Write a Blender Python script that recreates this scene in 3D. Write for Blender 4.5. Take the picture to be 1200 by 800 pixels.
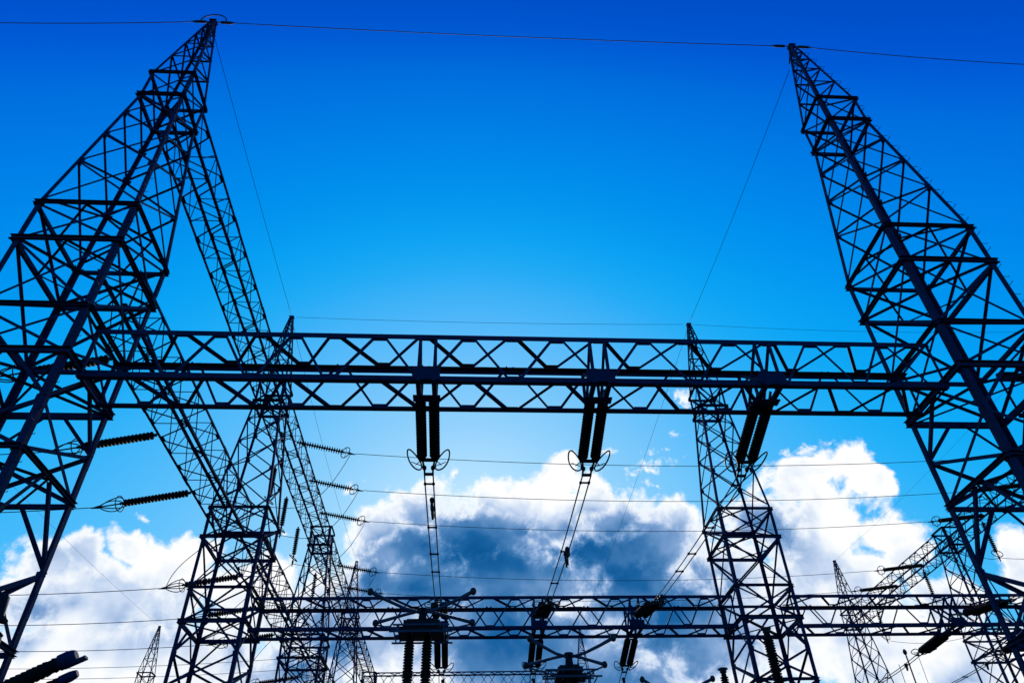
import bpy, math, random
from mathutils import Vector, Matrix, noise

sc = bpy.context.scene
for o in list(bpy.data.objects):
    bpy.data.objects.remove(o)
C = sc.collection
R = math.radians
V = Vector

# ---------------------------------------------------------------- camera
cd = bpy.data.cameras.new('camera')
cam = bpy.data.objects.new('camera', cd)
C.objects.link(cam)
sc.camera = cam
_r = (0.99806803, -0.05653312, -0.02577227)
_u = (-0.01657659, -0.64206909, 0.76646755)
_f = (0.05987838, 0.76455954, 0.64176576)
cam.matrix_world = Matrix([[_r[i], _u[i], -_f[i], (0, 0, 1.6)[i]] for i in range(3)] + [[0, 0, 0, 1]])
cd.lens = 25.292
cd.sensor_width = 36
cd.clip_start = 0.05
cd.clip_end = 3000

# ---------------------------------------------------------------- world
SUN_AZ, SUN_EL = 0.5, 23.4
world = bpy.data.worlds.new('World')
sc.world = world
world.use_nodes = True
nt = world.node_tree
N, L = nt.nodes, nt.links
bg = N['Background']
bg.inputs[1].default_value = 0.1


def nd(t, **k):
    n = N.new(t)
    for a, b in k.items():
        setattr(n, a, b)
    return n


def put(sock, v):
    if isinstance(v, bpy.types.NodeSocket):
        L.new(v, sock)
    else:
        sock.default_value = v


def mth(op, a, b=0.0, c=0.0, clamp=False):
    n = nd('ShaderNodeMath', operation=op, use_clamp=clamp)
    put(n.inputs[0], a)
    put(n.inputs[1], b)
    put(n.inputs[2], c)
    return n.outputs[0]


def vec(op, a, b=(0, 0, 0), c=(0, 0, 0)):
    n = nd('ShaderNodeVectorMath', operation=op)
    put(n.inputs[0], a)
    put(n.inputs[1], b)
    if op == 'MULTIPLY_ADD':
        put(n.inputs[2], c)
    return n.outputs['Value'] if op == 'LENGTH' else n.outputs[0]


def smooth(v, lo, hi):
    n = nd('ShaderNodeMapRange', interpolation_type='SMOOTHSTEP')
    put(n.inputs[0], v)
    n.inputs[1].default_value = lo
    n.inputs[2].default_value = hi
    return n.outputs[0]


def fbm(v, scale, detail, rough=0.55, dist=0.0, w=0.0):
    n = nd('ShaderNodeTexNoise', noise_dimensions='4D')
    L.new(v, n.inputs['Vector'])
    n.inputs['Scale'].default_value = scale
    n.inputs['Detail'].default_value = detail
    n.inputs['Roughness'].default_value = rough
    n.inputs['Distortion'].default_value = dist
    n.inputs['W'].default_value = w
    return n.outputs[0]


sky = nd('ShaderNodeTexSky', sky_type='NISHITA', sun_disc=False)
sky.sun_elevation = R(SUN_EL)
sky.sun_rotation = R(SUN_AZ)
sky.air_density = 1.0
sky.dust_density = 0.6
sky.ozone_density = 2.0
grade = nd('ShaderNodeRGBCurve')        # a polarised, saturated blue sky
cv = grade.mapping
cv.use_clip = False
for ch, pts in enumerate((
        [(0.0, 0.0), (0.16, 0.0), (0.24, 0.012), (0.30, 0.05), (0.50, 0.17), (0.76, 0.30), (1.0, 0.42)],
        [(0.0, 0.0), (0.10, 0.035), (0.153, 0.078), (0.182, 0.165), (0.24, 0.29), (0.304, 0.39), (0.50, 0.53), (0.774, 0.65), (1.0, 0.74)],
        [(0.0, 0.0), (0.15, 0.28), (0.27, 0.585), (0.309, 0.73), (0.37, 0.84), (0.4465, 0.91), (0.86, 0.985), (1.0, 1.0)])):
    c = cv.curves[ch]
    c.points[0].location = pts[0]
    c.points[1].location = pts[-1]
    for p in pts[1:-1]:
        c.points.new(*p)
cv.update()
L.new(vec('MULTIPLY', sky.outputs[0], (0.1, 0.1, 0.1)), grade.inputs['Color'])

tc = nd('ShaderNodeTexCoord')
D = tc.outputs['Generated']             # the direction looked at
sep = nd('ShaderNodeSeparateXYZ')
L.new(D, sep.inputs[0])
az = mth('MULTIPLY', mth('ARCTAN2', sep.outputs[0], sep.outputs[1]), 57.29578)
el = mth('MULTIPLY', mth('ARCSINE', sep.outputs[2]), 57.29578)
cmb = nd('ShaderNodeCombineXYZ')
L.new(az, cmb.inputs[0])
L.new(el, cmb.inputs[1])
# a billowing offset of the azimuth / elevation so cloud edges are never elliptic
wn = nd('ShaderNodeTexNoise')
L.new(D, wn.inputs['Vector'])
wn.inputs['Scale'].default_value = 9.0
wn.inputs['Detail'].default_value = 5.0
wn.inputs['Roughness'].default_value = 0.55
warp = vec('MULTIPLY', vec('SUBTRACT', wn.outputs['Color'], (0.5, 0.5, 0.5)), (7.0, 5.0, 0.0))
AE = vec('ADD', cmb.outputs[0], warp)
# cumulus banks: azimuth, elevation, half width, half height (degrees)
WHITE = [(-26.5, 18.2, 8.27, 3.62), (-22.4, 21.0, 3.52, 2.49), (-25.6, 22.0, 2.53, 1.35), (-28.5, 20.6, 2.09, 1.29), (-30.5, 19.7, 1.98, 1.6),
         (-21.1, 22.6, 1.93, 1.47), (-27.9, 14.7, 7.66, 2.9), (-21.3, 15.4, 7.94, 3.65), (-16.1, 20.3, 3.76, 3.47), (-14.9, 14.8, 6.56, 2.14),
         (-7.6, 25.8, 2.42, 1.64), (-4.1, 26.2, 2.91, 1.41), (-5.3, 24.0, 4.95, 2.51), (1.0, 24.1, 8.56, 4.49), (3.3, 27.6, 3.36, 1.63),
         (7.1, 29.1, 2.88, 1.84), (7.7, 26.4, 5.09, 3.24), (11.5, 27.5, 2.2, 1.94), (13.0, 25.4, 4.21, 2.22), (12.3, 23.0, 7.41, 3.75),
         (3.7, 17.0, 14.6, 7.7), (16.5, 23.2, 5.29, 3.08), (18.3, 25.0, 2.7, 1.48), (18.0, 17.1, 7.15, 5.8), (21.1, 19.6, 4.25, 4.68),
         (24.7, 23.3, 3.08, 2.95), (28.3, 26.3, 3.65, 2.06), (32.2, 26.1, 2.03, 1.25), (32.6, 24.8, 1.7, 1.0), (29.2, 23.1, 4.0, 3.42),
         (29.5, 18.9, 4.03, 3.26), (32.8, 21.4, 2.4, 2.05), (33.7, 19.8, 2.07, 2.1), (24.9, 17.4, 6.1, 4.44), (29.3, 15.1, 5.06, 3.62),
         (34.5, 13.3, 4.5, 2.38), (39.9, 18.6, 1.6, 1.6), (34.7, 16.3, 1.93, 2.24), (39.2, 16.4, 1.6, 2.2),
         (27.5, 20.5, 5.0, 5.0), (-4.0, 21.3, 7.5, 3.9), (14.5, 20.5, 6.0, 5.0), (10.0, 14.5, 12.0, 6.0), (4.0, 21.5, 13.0, 5.2), (-8.0, 18.0, 7.0, 6.0)]
# torn scraps floating off the banks
SCRAPS = [(-0.4, 29.1, 1.3, 0.9), (17.0, 27.4, 1.5, 0.9), (16.5, 26.5, 0.9, 1.1), (19.5, 31.5, 1.4, 0.9), (18.5, 30.1, 2.0, 1.0),
          (13.6, 30.8, 1.3, 1.0), (20.7, 34.6, 2.2, 1.1), (-9.5, 27.9, 1.0, 1.0), (-15.1, 24.7, 0.9, 1.0), (23.2, 28.3, 1.2, 0.7), (18.0, 29.0, 3.0, 1.2), (28.5, 28.2, 3.0, 0.8), (-25.5, 24.3, 1.2, 0.5)]
# backlit shade painted into the thick parts of the banks: the same, and how dark
SHADE_CORES = [(1.0, 23.2, 9.16, 3.8, 1.0), (9.6, 23.5, 7.59, 3.15, 1.0), (-3.2, 24.1, 4.27, 2.53, 0.8), (3.7, 18.0, 14.24, 5.13, 0.86), (5.0, 25.5, 4.0, 1.2, 0.8), (-4.5, 21.2, 6.5, 3.2, 0.95), (12.5, 21.5, 5.0, 3.2, 0.9), (9.0, 15.0, 11.0, 4.0, 0.85), (15.6, 17.9, 6.79, 5.31, 0.85),
         (-7.2, 21.5, 4.07, 4.3, 0.9), (-10.9, 16.1, 4.34, 3.95, 0.8), (25.6, 22.3, 3.0, 4.6, 0.62), (27.5, 20.5, 3.4, 2.6, 0.4), (28.4, 24.5, 2.1, 1.73, 0.3), (28.5, 18.5, 2.75, 1.62, 0.25),
         (-28.5, 17.9, 2.52, 1.25, 0.45), (-24.5, 17.8, 10.0, 3.2, 0.36), (31.0, 17.3, 8.0, 4.0, 0.34), (-30.3, 16.6, 1.66, 1.68, 0.8), (-27.0, 19.5, 3.2, 1.03, 0.3), (28.5, 15.8, 2.65, 1.56, 0.3), (-21.2, 19.2, 2.89, 1.63, 0.35),
         (33.6, 12.4, 3.21, 1.17, 0.4), (-29.7, 19.6, 1.5, 0.7, 0.3), (21.3, 15.6, 4.03, 2.74, 0.55), (-15.2, 16.4, 2.98, 2.19, 0.5), (28.1, 13.2, 4.06, 1.5, 0.45)]


def ell(a, e, ra, re):
    return vec('LENGTH', vec('MULTIPLY_ADD', AE, (1 / ra, 1 / re, 0), (-a / ra, -e / re, 0)))


acc = None
for a, e, ra, re in WHITE:
    s = ell(a, e, ra, re)
    acc = s if acc is None else mth('SMOOTH_MIN', acc, s, 0.18)
inside = mth('SUBTRACT', 1.0, acc)
n_fine = fbm(D, 26.0, 10.0, 0.62, 0.35, 1.3)
n_mid = fbm(D, 13.0, 8.0, 0.58, 0.3, 4.1)
n_big = fbm(D, 9.0, 3.0, 0.5, 0.0, 2.2)
fine = mth('SUBTRACT', n_fine, 0.5)
body = mth('ADD', mth('MULTIPLY', inside, 1.0), mth('ADD', mth('MULTIPLY', fine, 1.75), mth('MULTIPLY', mth('SUBTRACT', n_big, 0.5), 0.6)))
alpha = smooth(body, -0.06, 0.34)
acc = None
for a, e, ra, re in SCRAPS:
    s = ell(a, e, ra, re)
    acc = s if acc is None else mth('MINIMUM', acc, s)
scrap = mth('ADD', mth('SUBTRACT', 0.55, acc), mth('MULTIPLY', mth('SUBTRACT', fbm(D, 42.0, 9.0, 0.65, 0.5, 7.7), 0.5), 4.6))
alpha = mth('MAXIMUM', alpha, mth('MULTIPLY', smooth(scrap, 0.0, 0.75), 0.9))
acc = None
for a, e, ra, re, t in SHADE_CORES:
    s = mth('MULTIPLY', mth('SUBTRACT', 1.62, ell(a, e, ra, re)), t)
    acc = s if acc is None else mth('SMOOTH_MAX', acc, s, 0.15)
n_soft = fbm(D, 6.0, 4.0, 0.5, 0.3, 9.7)
n_lo = fbm(D, 12.0, 4.0, 0.5, 0.2, 4.1)
n_up = fbm(vec('ADD', D, (0.0, -0.006, 0.016)), 12.0, 4.0, 0.5, 0.2, 4.1)
relief_shade = mth('MULTIPLY', mth('SUBTRACT', n_up, n_lo), 1.6)  # side shading of the billows, painted from an upward noise offset
thick = mth('ADD', mth('ADD', mth('MAXIMUM', acc, 0.0), mth('MULTIPLY', mth('SUBTRACT', n_soft, 0.5), 1.1)),
            mth('ADD', relief_shade, mth('MULTIPLY', mth('SUBTRACT', n_lo, 0.5), 0.5)))
rim = smooth(body, 0.10, 0.75)
thick = mth('MULTIPLY', mth('MULTIPLY', thick, 0.59), mth('MULTIPLY_ADD', rim, 0.9, 0.1))
ramp = nd('ShaderNodeValToRGB')  # paints bright rims and shaded cores into the cloud colour
L.new(thick, ramp.inputs[0])
cr = ramp.color_ramp
cr.interpolation = 'LINEAR'
cr.elements[0].position = 0.04
cr.elements[0].color = (1.02, 1.03, 1.05, 1)
cr.elements[1].position = 1.0
cr.elements[1].color = (0.001, 0.085, 0.27, 1)
for p, c in ((0.14, (0.84, 0.90, 0.98)), (0.26, (0.58, 0.70, 0.90)), (0.44, (0.22, 0.38, 0.66)), (0.60, (0.07, 0.22, 0.48)), (0.78, (0.012, 0.125, 0.36))):
    e = cr.elements.new(p)
    e.color = c + (1,)
mix = nd('ShaderNodeMix', data_type='RGBA')
L.new(alpha, mix.inputs[0])
L.new(grade.outputs[0], mix.inputs[6])
L.new(ramp.outputs[0], mix.inputs[7])
L.new(vec('MULTIPLY', mix.outputs[2], (10, 10, 10)), bg.inputs[0])

# ---------------------------------------------------------------- sun
sd = bpy.data.lights.new('sun', 'SUN')
sd.energy = 2.0
sd.angle = R(0.5)
sd.color = (1.0, 0.94, 0.85)
sun = bpy.data.objects.new('sun', sd)
C.objects.link(sun)
sdir = V((math.sin(R(SUN_AZ)) * math.cos(R(SUN_EL)), math.cos(R(SUN_AZ)) * math.cos(R(SUN_EL)), math.sin(R(SUN_EL))))
sun.rotation_euler = sdir.to_track_quat('Z', 'Y').to_euler()
sun.location = sdir * 300

vs = sc.view_settings
vs.view_transform = 'Standard'
vs.look = 'None'
vs.exposure = 0
vs.gamma = 1
vs.use_curve_mapping = False


# ---------------------------------------------------------------- materials
def mat(name, c0, c1, scale, rough, metal=0.0, bump=0.0, c2=None, spec=0.25):
    m = bpy.data.materials.new(name)
    m.use_nodes = True
    t = m.node_tree
    b = t.nodes['Principled BSDF']
    tx = t.nodes.new('ShaderNodeTexCoord')
    n = t.nodes.new('ShaderNodeTexNoise')
    n.inputs['Scale'].default_value = scale
    n.inputs['Detail'].default_value = 6
    n.inputs['Roughness'].default_value = 0.6
    t.links.new(tx.outputs['Object'], n.inputs['Vector'])
    r = t.nodes.new('ShaderNodeValToRGB')
    r.color_ramp.elements[0].position = 0.32
    r.color_ramp.elements[0].color = c0 + (1,)
    r.color_ramp.elements[1].position = 0.68
    r.color_ramp.elements[1].color = c1 + (1,)
    if c2:
        e = r.color_ramp.elements.new(0.8)
        e.color = c2 + (1,)
    t.links.new(n.outputs[0], r.inputs[0])
    t.links.new(r.outputs[0], b.inputs['Base Color'])
    rr = t.nodes.new('ShaderNodeMapRange')
    rr.inputs[3].default_value = rough - 0.1
    rr.inputs[4].default_value = rough + 0.12
    t.links.new(n.outputs[0], rr.inputs[0])
    t.links.new(rr.outputs[0], b.inputs['Roughness'])
    b.inputs['Metallic'].default_value = metal
    b.inputs['Specular IOR Level'].default_value = spec
    if bump:
        bp = t.nodes.new('ShaderNodeBump')
        bp.inputs['Strength'].default_value = bump
        bp.inputs['Distance'].default_value = 0.02
        t.links.new(n.outputs[0], bp.inputs['Height'])
        t.links.new(bp.outputs[0], b.inputs['Normal'])
    return m


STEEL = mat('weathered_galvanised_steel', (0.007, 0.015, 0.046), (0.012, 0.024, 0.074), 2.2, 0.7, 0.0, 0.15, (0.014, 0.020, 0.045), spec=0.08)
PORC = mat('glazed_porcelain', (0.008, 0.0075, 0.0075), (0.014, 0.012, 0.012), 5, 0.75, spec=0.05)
HARD = mat('forged_hardware', (0.015, 0.015, 0.016), (0.03, 0.03, 0.032), 8, 0.55)
ALU = mat('aluminium_tube', (0.030, 0.042, 0.075), (0.05, 0.066, 0.11), 3, 0.5)
WIRE = mat('stranded_conductor', (0.015, 0.015, 0.016), (0.03, 0.03, 0.032), 6, 0.6)
BOXM = mat('painted_cabinet', (0.007, 0.009, 0.013), (0.012, 0.015, 0.021), 4, 0.65, spec=0.1)
CONC = mat('footing_concrete', (0.22, 0.21, 0.20), (0.34, 0.33, 0.31), 5, 0.9, 0, 0.4)
GRAV = mat('dark_gravel', (0.028, 0.028, 0.03), (0.075, 0.073, 0.07), 28, 0.95, 0, 0.8)


# ---------------------------------------------------------------- mesh helper
class MB:
    def __init__(s):
        s.v, s.f, s.sm = [], [], []

    def poly_prism(s, a, b, e1, e2, prof):
        k = len(s.v)
        n = len(prof)
        for p in (a, b):
            for x, y in prof:
                s.v.append(p + e1 * x + e2 * y)
        for i in range(n):
            j = (i + 1) % n
            s.f.append((k + i, k + j, k + n + j, k + n + i))
            s.sm.append(False)
        s.f.append(tuple(range(k + n - 1, k - 1, -1)))
        s.f.append(tuple(range(k + n, k + 2 * n)))
        s.sm += [False, False]

    def angle(s, a, b, e1, e2, w, t):
        """an L section with its heel on the line a-b and flanges along e1 and e2"""
        a, b = V(a), V(b)
        ax = (b - a).normalized()
        e1 = (e1 - ax * e1.dot(ax)).normalized()
        e2 = (e2 - ax * e2.dot(ax) - e1 * e2.dot(e1)).normalized()
        s.poly_prism(a, b, e1, e2, [(0, 0), (w, 0), (w, t), (t, t), (t, w), (0, w)])

    def brace(s, a, b, n, w, t, off=0.0, flip=1):
        """an angle lying flat on a face with outward normal n, its other flange inward"""
        a, b, n = V(a), V(b), V(n)
        ax = (b - a).normalized()
        n = (n - ax * n.dot(ax)).normalized()
        e1 = ax.cross(n) * flip
        o = e1 * (-w / 2) + n * off
        s.poly_prism(a + o, b + o, e1, -n, [(0, 0), (w, 0), (w, t), (t, t), (t, w * 0.8), (0, w * 0.8)])

    def box(s, c, h, rz=0.0, m=None):
        c = V(c)
        k = len(s.v)
        for dx in (-1, 1):
            for dy in (-1, 1):
                for dz in (-1, 1):
                    p = V((dx * h[0], dy * h[1], dz * h[2]))
                    if m:
                        p = m @ p
                    elif rz:
                        p = Matrix.Rotation(rz, 3, 'Z') @ p
                    s.v.append(c + p)
        for q in ((0, 1, 3, 2), (4, 6, 7, 5), (0, 4, 5, 1), (2, 3, 7, 6), (0, 2, 6, 4), (1, 5, 7, 3)):
            s.f.append(tuple(k + i for i in q))
            s.sm.append(False)

    def bar(s, a, b, w, h, up=V((0, 0, 1))):
        a, b = V(a), V(b)
        ax = (b - a).normalized()
        e1 = ax.cross(up)
        if e1.length < 1e-3:
            e1 = ax.cross(V((1, 0, 0)))
        e1.normalize()
        e2 = e1.cross(ax)
        s.poly_prism(a, b, e1, e2, [(-w / 2, -h / 2), (w / 2, -h / 2), (w / 2, h / 2), (-w / 2, h / 2)])

    def tube(s, pts, r, n=8, closed=False):
        pts = [V(p) for p in pts]
        k = len(s.v)
        m = len(pts)
        ref = V((0.13, 0.21, 0.97))
        prev = None
        rs = r if isinstance(r, (list, tuple)) else [r] * m
        for i, p in enumerate(pts):
            if closed:
                t = pts[(i + 1) % m] - pts[i - 1]
            else:
                t = pts[min(i + 1, m - 1)] - pts[max(i - 1, 0)]
            t.normalize()
            if prev is None:
                e = t.cross(ref)
                if e.length < 0.05:
                    e = t.cross(V((1, 0, 0)))
            else:
                e = prev - t * prev.dot(t)
            e.normalize()
            prev = e
            g = t.cross(e)
            for j in range(n):
                an = 2 * math.pi * j / n
                s.v.append(p + (e * math.cos(an) + g * math.sin(an)) * rs[i])
        for i in range(m if closed else m - 1):
            i2 = (i + 1) % m
            for j in range(n):
                j2 = (j + 1) % n
                s.f.append((k + i * n + j, k + i * n + j2, k + i2 * n + j2, k + i2 * n + j))
                s.sm.append(True)
        if not closed:
            s.f.append(tuple(range(k + n - 1, k - 1, -1)))
            s.f.append(tuple(range(k + (m - 1) * n, k + m * n)))
            s.sm += [False, False]

    def lathe(s, a, ax, prof, n=14):
        """prof: (distance along ax, radius)"""
        a, ax = V(a), V(ax).normalized()
        s.tube_like(a, ax, prof, n)

    def tube_like(s, a, ax, prof, n):
        e = ax.cross(V((0.13, 0.21, 0.97)))
        if e.length < 0.05:
            e = ax.cross(V((1, 0, 0)))
        e.normalize()
        g = ax.cross(e)
        k = len(s.v)
        for d, r in prof:
            for j in range(n):
                an = 2 * math.pi * j / n
                s.v.append(a + ax * d + (e * math.cos(an) + g * math.sin(an)) * r)
        for i in range(len(prof) - 1):
            for j in range(n):
                j2 = (j + 1) % n
                s.f.append((k + i * n + j, k + i * n + j2, k + (i + 1) * n + j2, k + (i + 1) * n + j))
                s.sm.append(True)
        s.f.append(tuple(range(k + n - 1, k - 1, -1)))
        m = len(prof)
        s.f.append(tuple(range(k + (m - 1) * n, k + m * n)))
        s.sm += [False, False]

    def build(s, name, material, parent=None, loc=None):
        me = bpy.data.meshes.new(name)
        me.from_pydata([tuple(p) for p in s.v], [], s.f)
        me.polygons.foreach_set('use_smooth', s.sm)
        me.materials.append(material)
        me.update()
        o = bpy.data.objects.new(name, me)
        C.objects.link(o)
        if parent:
            o.parent = parent
        if loc:
            o.location = loc
        return o


def tag(o, label, cat, group=None, kind=None):
    if label:
        o['label'] = label
    if cat:
        o['category'] = cat
    if group:
        o['group'] = group
    if kind:
        o['kind'] = kind
    return o


def thing(name, label, cat, loc=(0, 0, 0), group=None):
    o = bpy.data.objects.new(name, None)
    C.objects.link(o)
    o.location = loc
    o.empty_display_size = 0.3
    return tag(o, label, cat, group)


def dup(root, loc, label, skip=(), bolts=False):
    r = root.copy()
    C.objects.link(r)
    r.location = loc
    r['label'] = label
    for ch in list(root.children):
        if ch.name.split('.')[0] in skip:
            continue
        c = ch.copy()
        C.objects.link(c)
        c.parent = r
        for g in ch.children:
            if g.name.startswith('step_bolt') and not bolts:
                continue
            d = g.copy()
            C.objects.link(d)
            d.parent = c
    return r


# ---------------------------------------------------------------- ground
g = MB()
n = 90
for i in range(n + 1):
    for j in range(n + 1):
        x = -450 + 900 * i / n
        y = -400 + 900 * j / n
        h = 0.0 if abs(x) < 70 and -30 < y < 130 else 0.25 * noise.noise(V((x * 0.03, y * 0.03, 0)))
        g.v.append(V((x, y, h)))
for i in range(n):
    for j in range(n):
        k = i * (n + 1) + j
        g.f.append((k, k + n + 1, k + n + 2, k + 1))
        g.sm.append(True)
tag(g.build('ground', GRAV), None, None, kind='structure')

# ---------------------------------------------------------------- lattice towers
XA, XB, XD, XW = -13.126, 16.785, 46.5, -43.3
Y1, Y2, Y3, Y4, Y5 = 18.276, 40.551, 62.8, 84.9, 107.3
ZU1, ZU2, ZB1, ZB2, ZC, ZD, ZE = 31.18, 29.44, 21.40, 19.60, 16.70, 14.93, 11.76
ZTOP = 37.6
ZF, ZG = 7.6, 3.4


def hw(z):
    P = [(0, 1.65), (ZB1, 1.65), (ZU2, 0.90), (ZU1, 0.90), (ZTOP, 0.13)]
    for (z0, w0), (z1, w1) in zip(P, P[1:]):
        if z <= z1:
            return w0 + (w1 - w0) * (z - z0) / (z1 - z0)
    return P[-1][1]


FACES = [((-1, -1), (1, -1), (0, -1, 0)), ((1, -1), (1, 1), (1, 0, 0)), ((1, 1), (-1, 1), (0, 1, 0)), ((-1, 1), (-1, -1), (-1, 0, 0))]


def cn(c, z):
    w = hw(z)
    return V((c[0] * w, c[1] * w, z))


def mid(a, b, t=0.5):
    return a + (b - a) * t


def make_tower(name, label, loc):
    t = thing(name, label, 'lattice tower', loc, 'lattice towers of the gantry rows')
    # legs: one angle section per straight length, heel outward
    for c in ((-1, -1), (1, -1), (1, 1), (-1, 1)):
        m = MB()
        e1, e2 = V((-c[0], 0, 0)), V((0, -c[1], 0))
        for z0, z1, s, th in ((0.12, ZC, 0.20, 0.020), (ZC, ZB1, 0.18, 0.018), (ZB1, ZU1, 0.135, 0.015)):
            zs = [z0, ZU2, z1] if z0 == ZB1 else [z0, z1]
            for q0, q1 in zip(zs, zs[1:]):
                m.angle(cn(c, q0), cn(c, q1), e1, e2, s, th)
        # bolted splice plates
        for z in (ZF + 1.2, ZE + 1.5, ZB1 - 0.9):
            p = cn(c, z)
            m.box(p + e1 * 0.09 - e2 * 0.008, (0.08, 0.006, 0.35))
            m.box(p + e2 * 0.09 - e1 * 0.008, (0.006, 0.08, 0.35))
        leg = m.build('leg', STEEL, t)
        if c == (1, -1):
            z = 5.0
            k = 0
            while z < ZTOP - 1:
                sb = MB()
                p = cn(c, z)
                d = V((1, 0, 0)) if k % 2 else V((0, -1, 0))
                sb.tube([p - d * 0.015, p + d * 0.19, p + d * 0.19 + V((0, 0, 0.035))], 0.011, 5)
                sb.build('step_bolt', STEEL, leg)
                z += 0.42
                k += 1
        f = MB()
        f.box(cn(c, 0.06) + V((0, 0, 0)), (0.34, 0.34, 0.10))
        f.build('footing', CONC, t)
    # peak
    m = MB()
    for c in ((-1, -1), (1, -1), (1, 1), (-1, 1)):
        m.angle(cn(c, ZU1), cn(c, ZTOP), V((-c[0], 0, 0)), V((0, -c[1], 0)), 0.10, 0.012)
    lev = [ZU1, 33.1, 34.6, 35.75, 36.6, 37.2]
    for i, z in enumerate(lev):
        for ca, cb, nn in FACES:
            if i:
                m.brace(cn(ca, z), cn(cb, z), nn, 0.075, 0.009, -0.018)
            if i < len(lev) - 1:
                z2 = lev[i + 1]
                m.brace(cn(ca, z), cn(cb, z2), nn, 0.075, 0.009, -0.018)
    m.box((0, 0, ZTOP + 0.03), (0.17, 0.17, 0.03))
    m.build('peak', STEEL, t)
    # faces
    panels = [(ZU2, ZU1), (27.9, ZU2), (26.16, 27.9), (24.17, 26.16), (ZB1 + 0.25, 24.17), (ZB2, ZB1), (ZC, ZB2), (ZD, ZC)]
    for ca, cb, nn in FACES:
        m = MB()
        for z0, z1 in panels:
            s = 0.075 if z0 > 21 else 0.095
            th = 0.010
            m.brace(cn(ca, z0), cn(cb, z1), nn, s, th, -0.024)
            m.brace(cn(cb, z0), cn(ca, z1), nn, s, th, -0.024 - th - 0.003, -1)
        for zt, zb in ((ZD, ZE), (ZE, ZF), (ZF, ZG)):
            zm = zt + (zb - zt) * 0.5
            ma = mid(cn(ca, zt), cn(cb, zt))
            mb = mid(cn(ca, zt), cn(cb, zt), 0.56)
            ma = mid(cn(ca, zt), cn(cb, zt), 0.44)
            m.brace(ma, cn(ca, zm), nn, 0.11, 0.010, -0.024)
            m.brace(mb, cn(cb, zm), nn, 0.11, 0.010, -0.024, -1)
            m.brace(cn(ca, zm), cn(cb, zb), nn, 0.115, 0.012, -0.026)
            m.brace(cn(cb, zm), cn(ca, zb), nn, 0.115, 0.012, -0.041, -1)
        m.brace(cn(ca, ZG), cn(cb, 0.3), nn, 0.115, 0.012, -0.026)
        m.brace(cn(cb, ZG), cn(ca, 0.3), nn, 0.115, 0.012, -0.041, -1)
        # gusset plates
        for z in (27.9, 26.16, 24.17, ZB1, ZB2, ZC, ZD, ZE, ZF, (ZD + ZE) / 2, (ZE + ZF) / 2):
            for c, o in ((ca, cb), (cb, ca)):
                p = cn(c, z)
                d = (cn(o, z) - p).normalized()
                q = p + d * 0.15 - V(nn) * 0.029
                h = 0.11
                m.box(q, (abs(d.x) * h + abs(nn[0]) * 0.005, abs(d.y) * h + abs(nn[1]) * 0.005, 0.10))
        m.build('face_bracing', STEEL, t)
    # heavy horizontal frames where the beams land
    for z, s, ext in ((ZU1, 0.15, 0.10), (ZU2, 0.19, 0.12), (ZB1, 0.15, 0.08), (ZB2, 0.19, 0.14), (ZC, 0.14, 0.0), (ZD, 0.22, 0.12), (ZE, 0.14, 0.0), (ZF, 0.13, 0.0), (ZG, 0.13, 0.0)):
        m = MB()
        for i, (ca, cb, nn) in enumerate(FACES):
            a, b = cn(ca, z), cn(cb, z)
            d = (b - a).normalized()
            dz = V((0, 0, 0.004 if i % 2 else 0))
            o = V(nn) * 0.006 + dz
            # channel: web on the face, flanges inward
            w = s
            nv = V(nn)
            e = ext if i % 2 == 0 else -0.004
            m.poly_prism(a - d * e + o, b + d * e + o, V((0, 0, 1)), nv if d.x == 0 and False else nv,
                         [(-w / 2, 0), (-w / 2, 0.10), (-w / 2 + 0.012, 0.10), (-w / 2 + 0.012, 0.012), (w / 2 - 0.012, 0.012), (w / 2 - 0.012, 0.10), (w / 2, 0.10), (w / 2, 0)])
        if z in (ZB1, ZB2, ZE, ZF):
            pts = [mid(cn(a, z), cn(b, z)) for a, b, _ in FACES]
            for i in range(4):
                a, b = pts[i], pts[(i + 1) % 4]
                m.brace(a, b, (0, 0, 1), 0.075, 0.009, -0.02)
        if z in (ZD, ZU2):
            m.brace(cn((-1, -1), z), cn((1, 1), z), (0, 0, 1), 0.08, 0.009, -0.03)
            m.brace(cn((1, -1), z), cn((-1, 1), z), (0, 0, 1), 0.08, 0.009, -0.044)
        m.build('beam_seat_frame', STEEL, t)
    return t


TOWER_A = make_tower('lattice_tower', 'huge near lattice tower on the left, its peak wearing an arched jumper loop', (XA, Y1, 0))
dup(TOWER_A, (XB, Y1, 0), 'huge near lattice tower on the right, its tip joining two wires at upper right', bolts=True)
dup(TOWER_A, (XA, Y2, 0), 'second left lattice tower whose spike pokes just above the big beam left end')
dup(TOWER_A, (XB, Y2, 0), 'second right lattice tower standing alone with its spike over the long beam')
E3 = dup(TOWER_A, (XA, Y3, 0), 'flat topped lattice column behind the second left tower, without a spike', skip=('peak',))
H3 = dup(TOWER_A, (XD, Y3, 0), 'flat topped lattice column behind the legs of the big right tower', skip=('peak',))
dup(TOWER_A, (XA, Y4, 0), 'far left lattice tower with a small spike beside two low strain strings')
dup(TOWER_A, (XD, Y4, 0), 'far right lattice tower with a thin white backed spike and raked beam landing on it')
dup(TOWER_A, (XW, Y5, 0), 'small distant slender lattice tower before white cloud at lower left')
dup(TOWER_A, (XB + 0.6, Y5 + 3, 0), 'tiny distant lattice tower seen beneath the middle of the second long beam')
for loc, lb in (((XD, Y1, 0), 'near lattice tower beyond the right edge carrying the big beam'),
                ((XD, Y2, 0), 'second row lattice tower beyond the right edge'),
                ((XW, Y1, 0), 'near lattice tower beyond the left edge')):
    dup(TOWER_A, loc, lb)
dup(TOWER_A, (XA, Y5 + 1, 0), 'most distant left lattice column holding the high thin beam', skip=('peak',))


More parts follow.
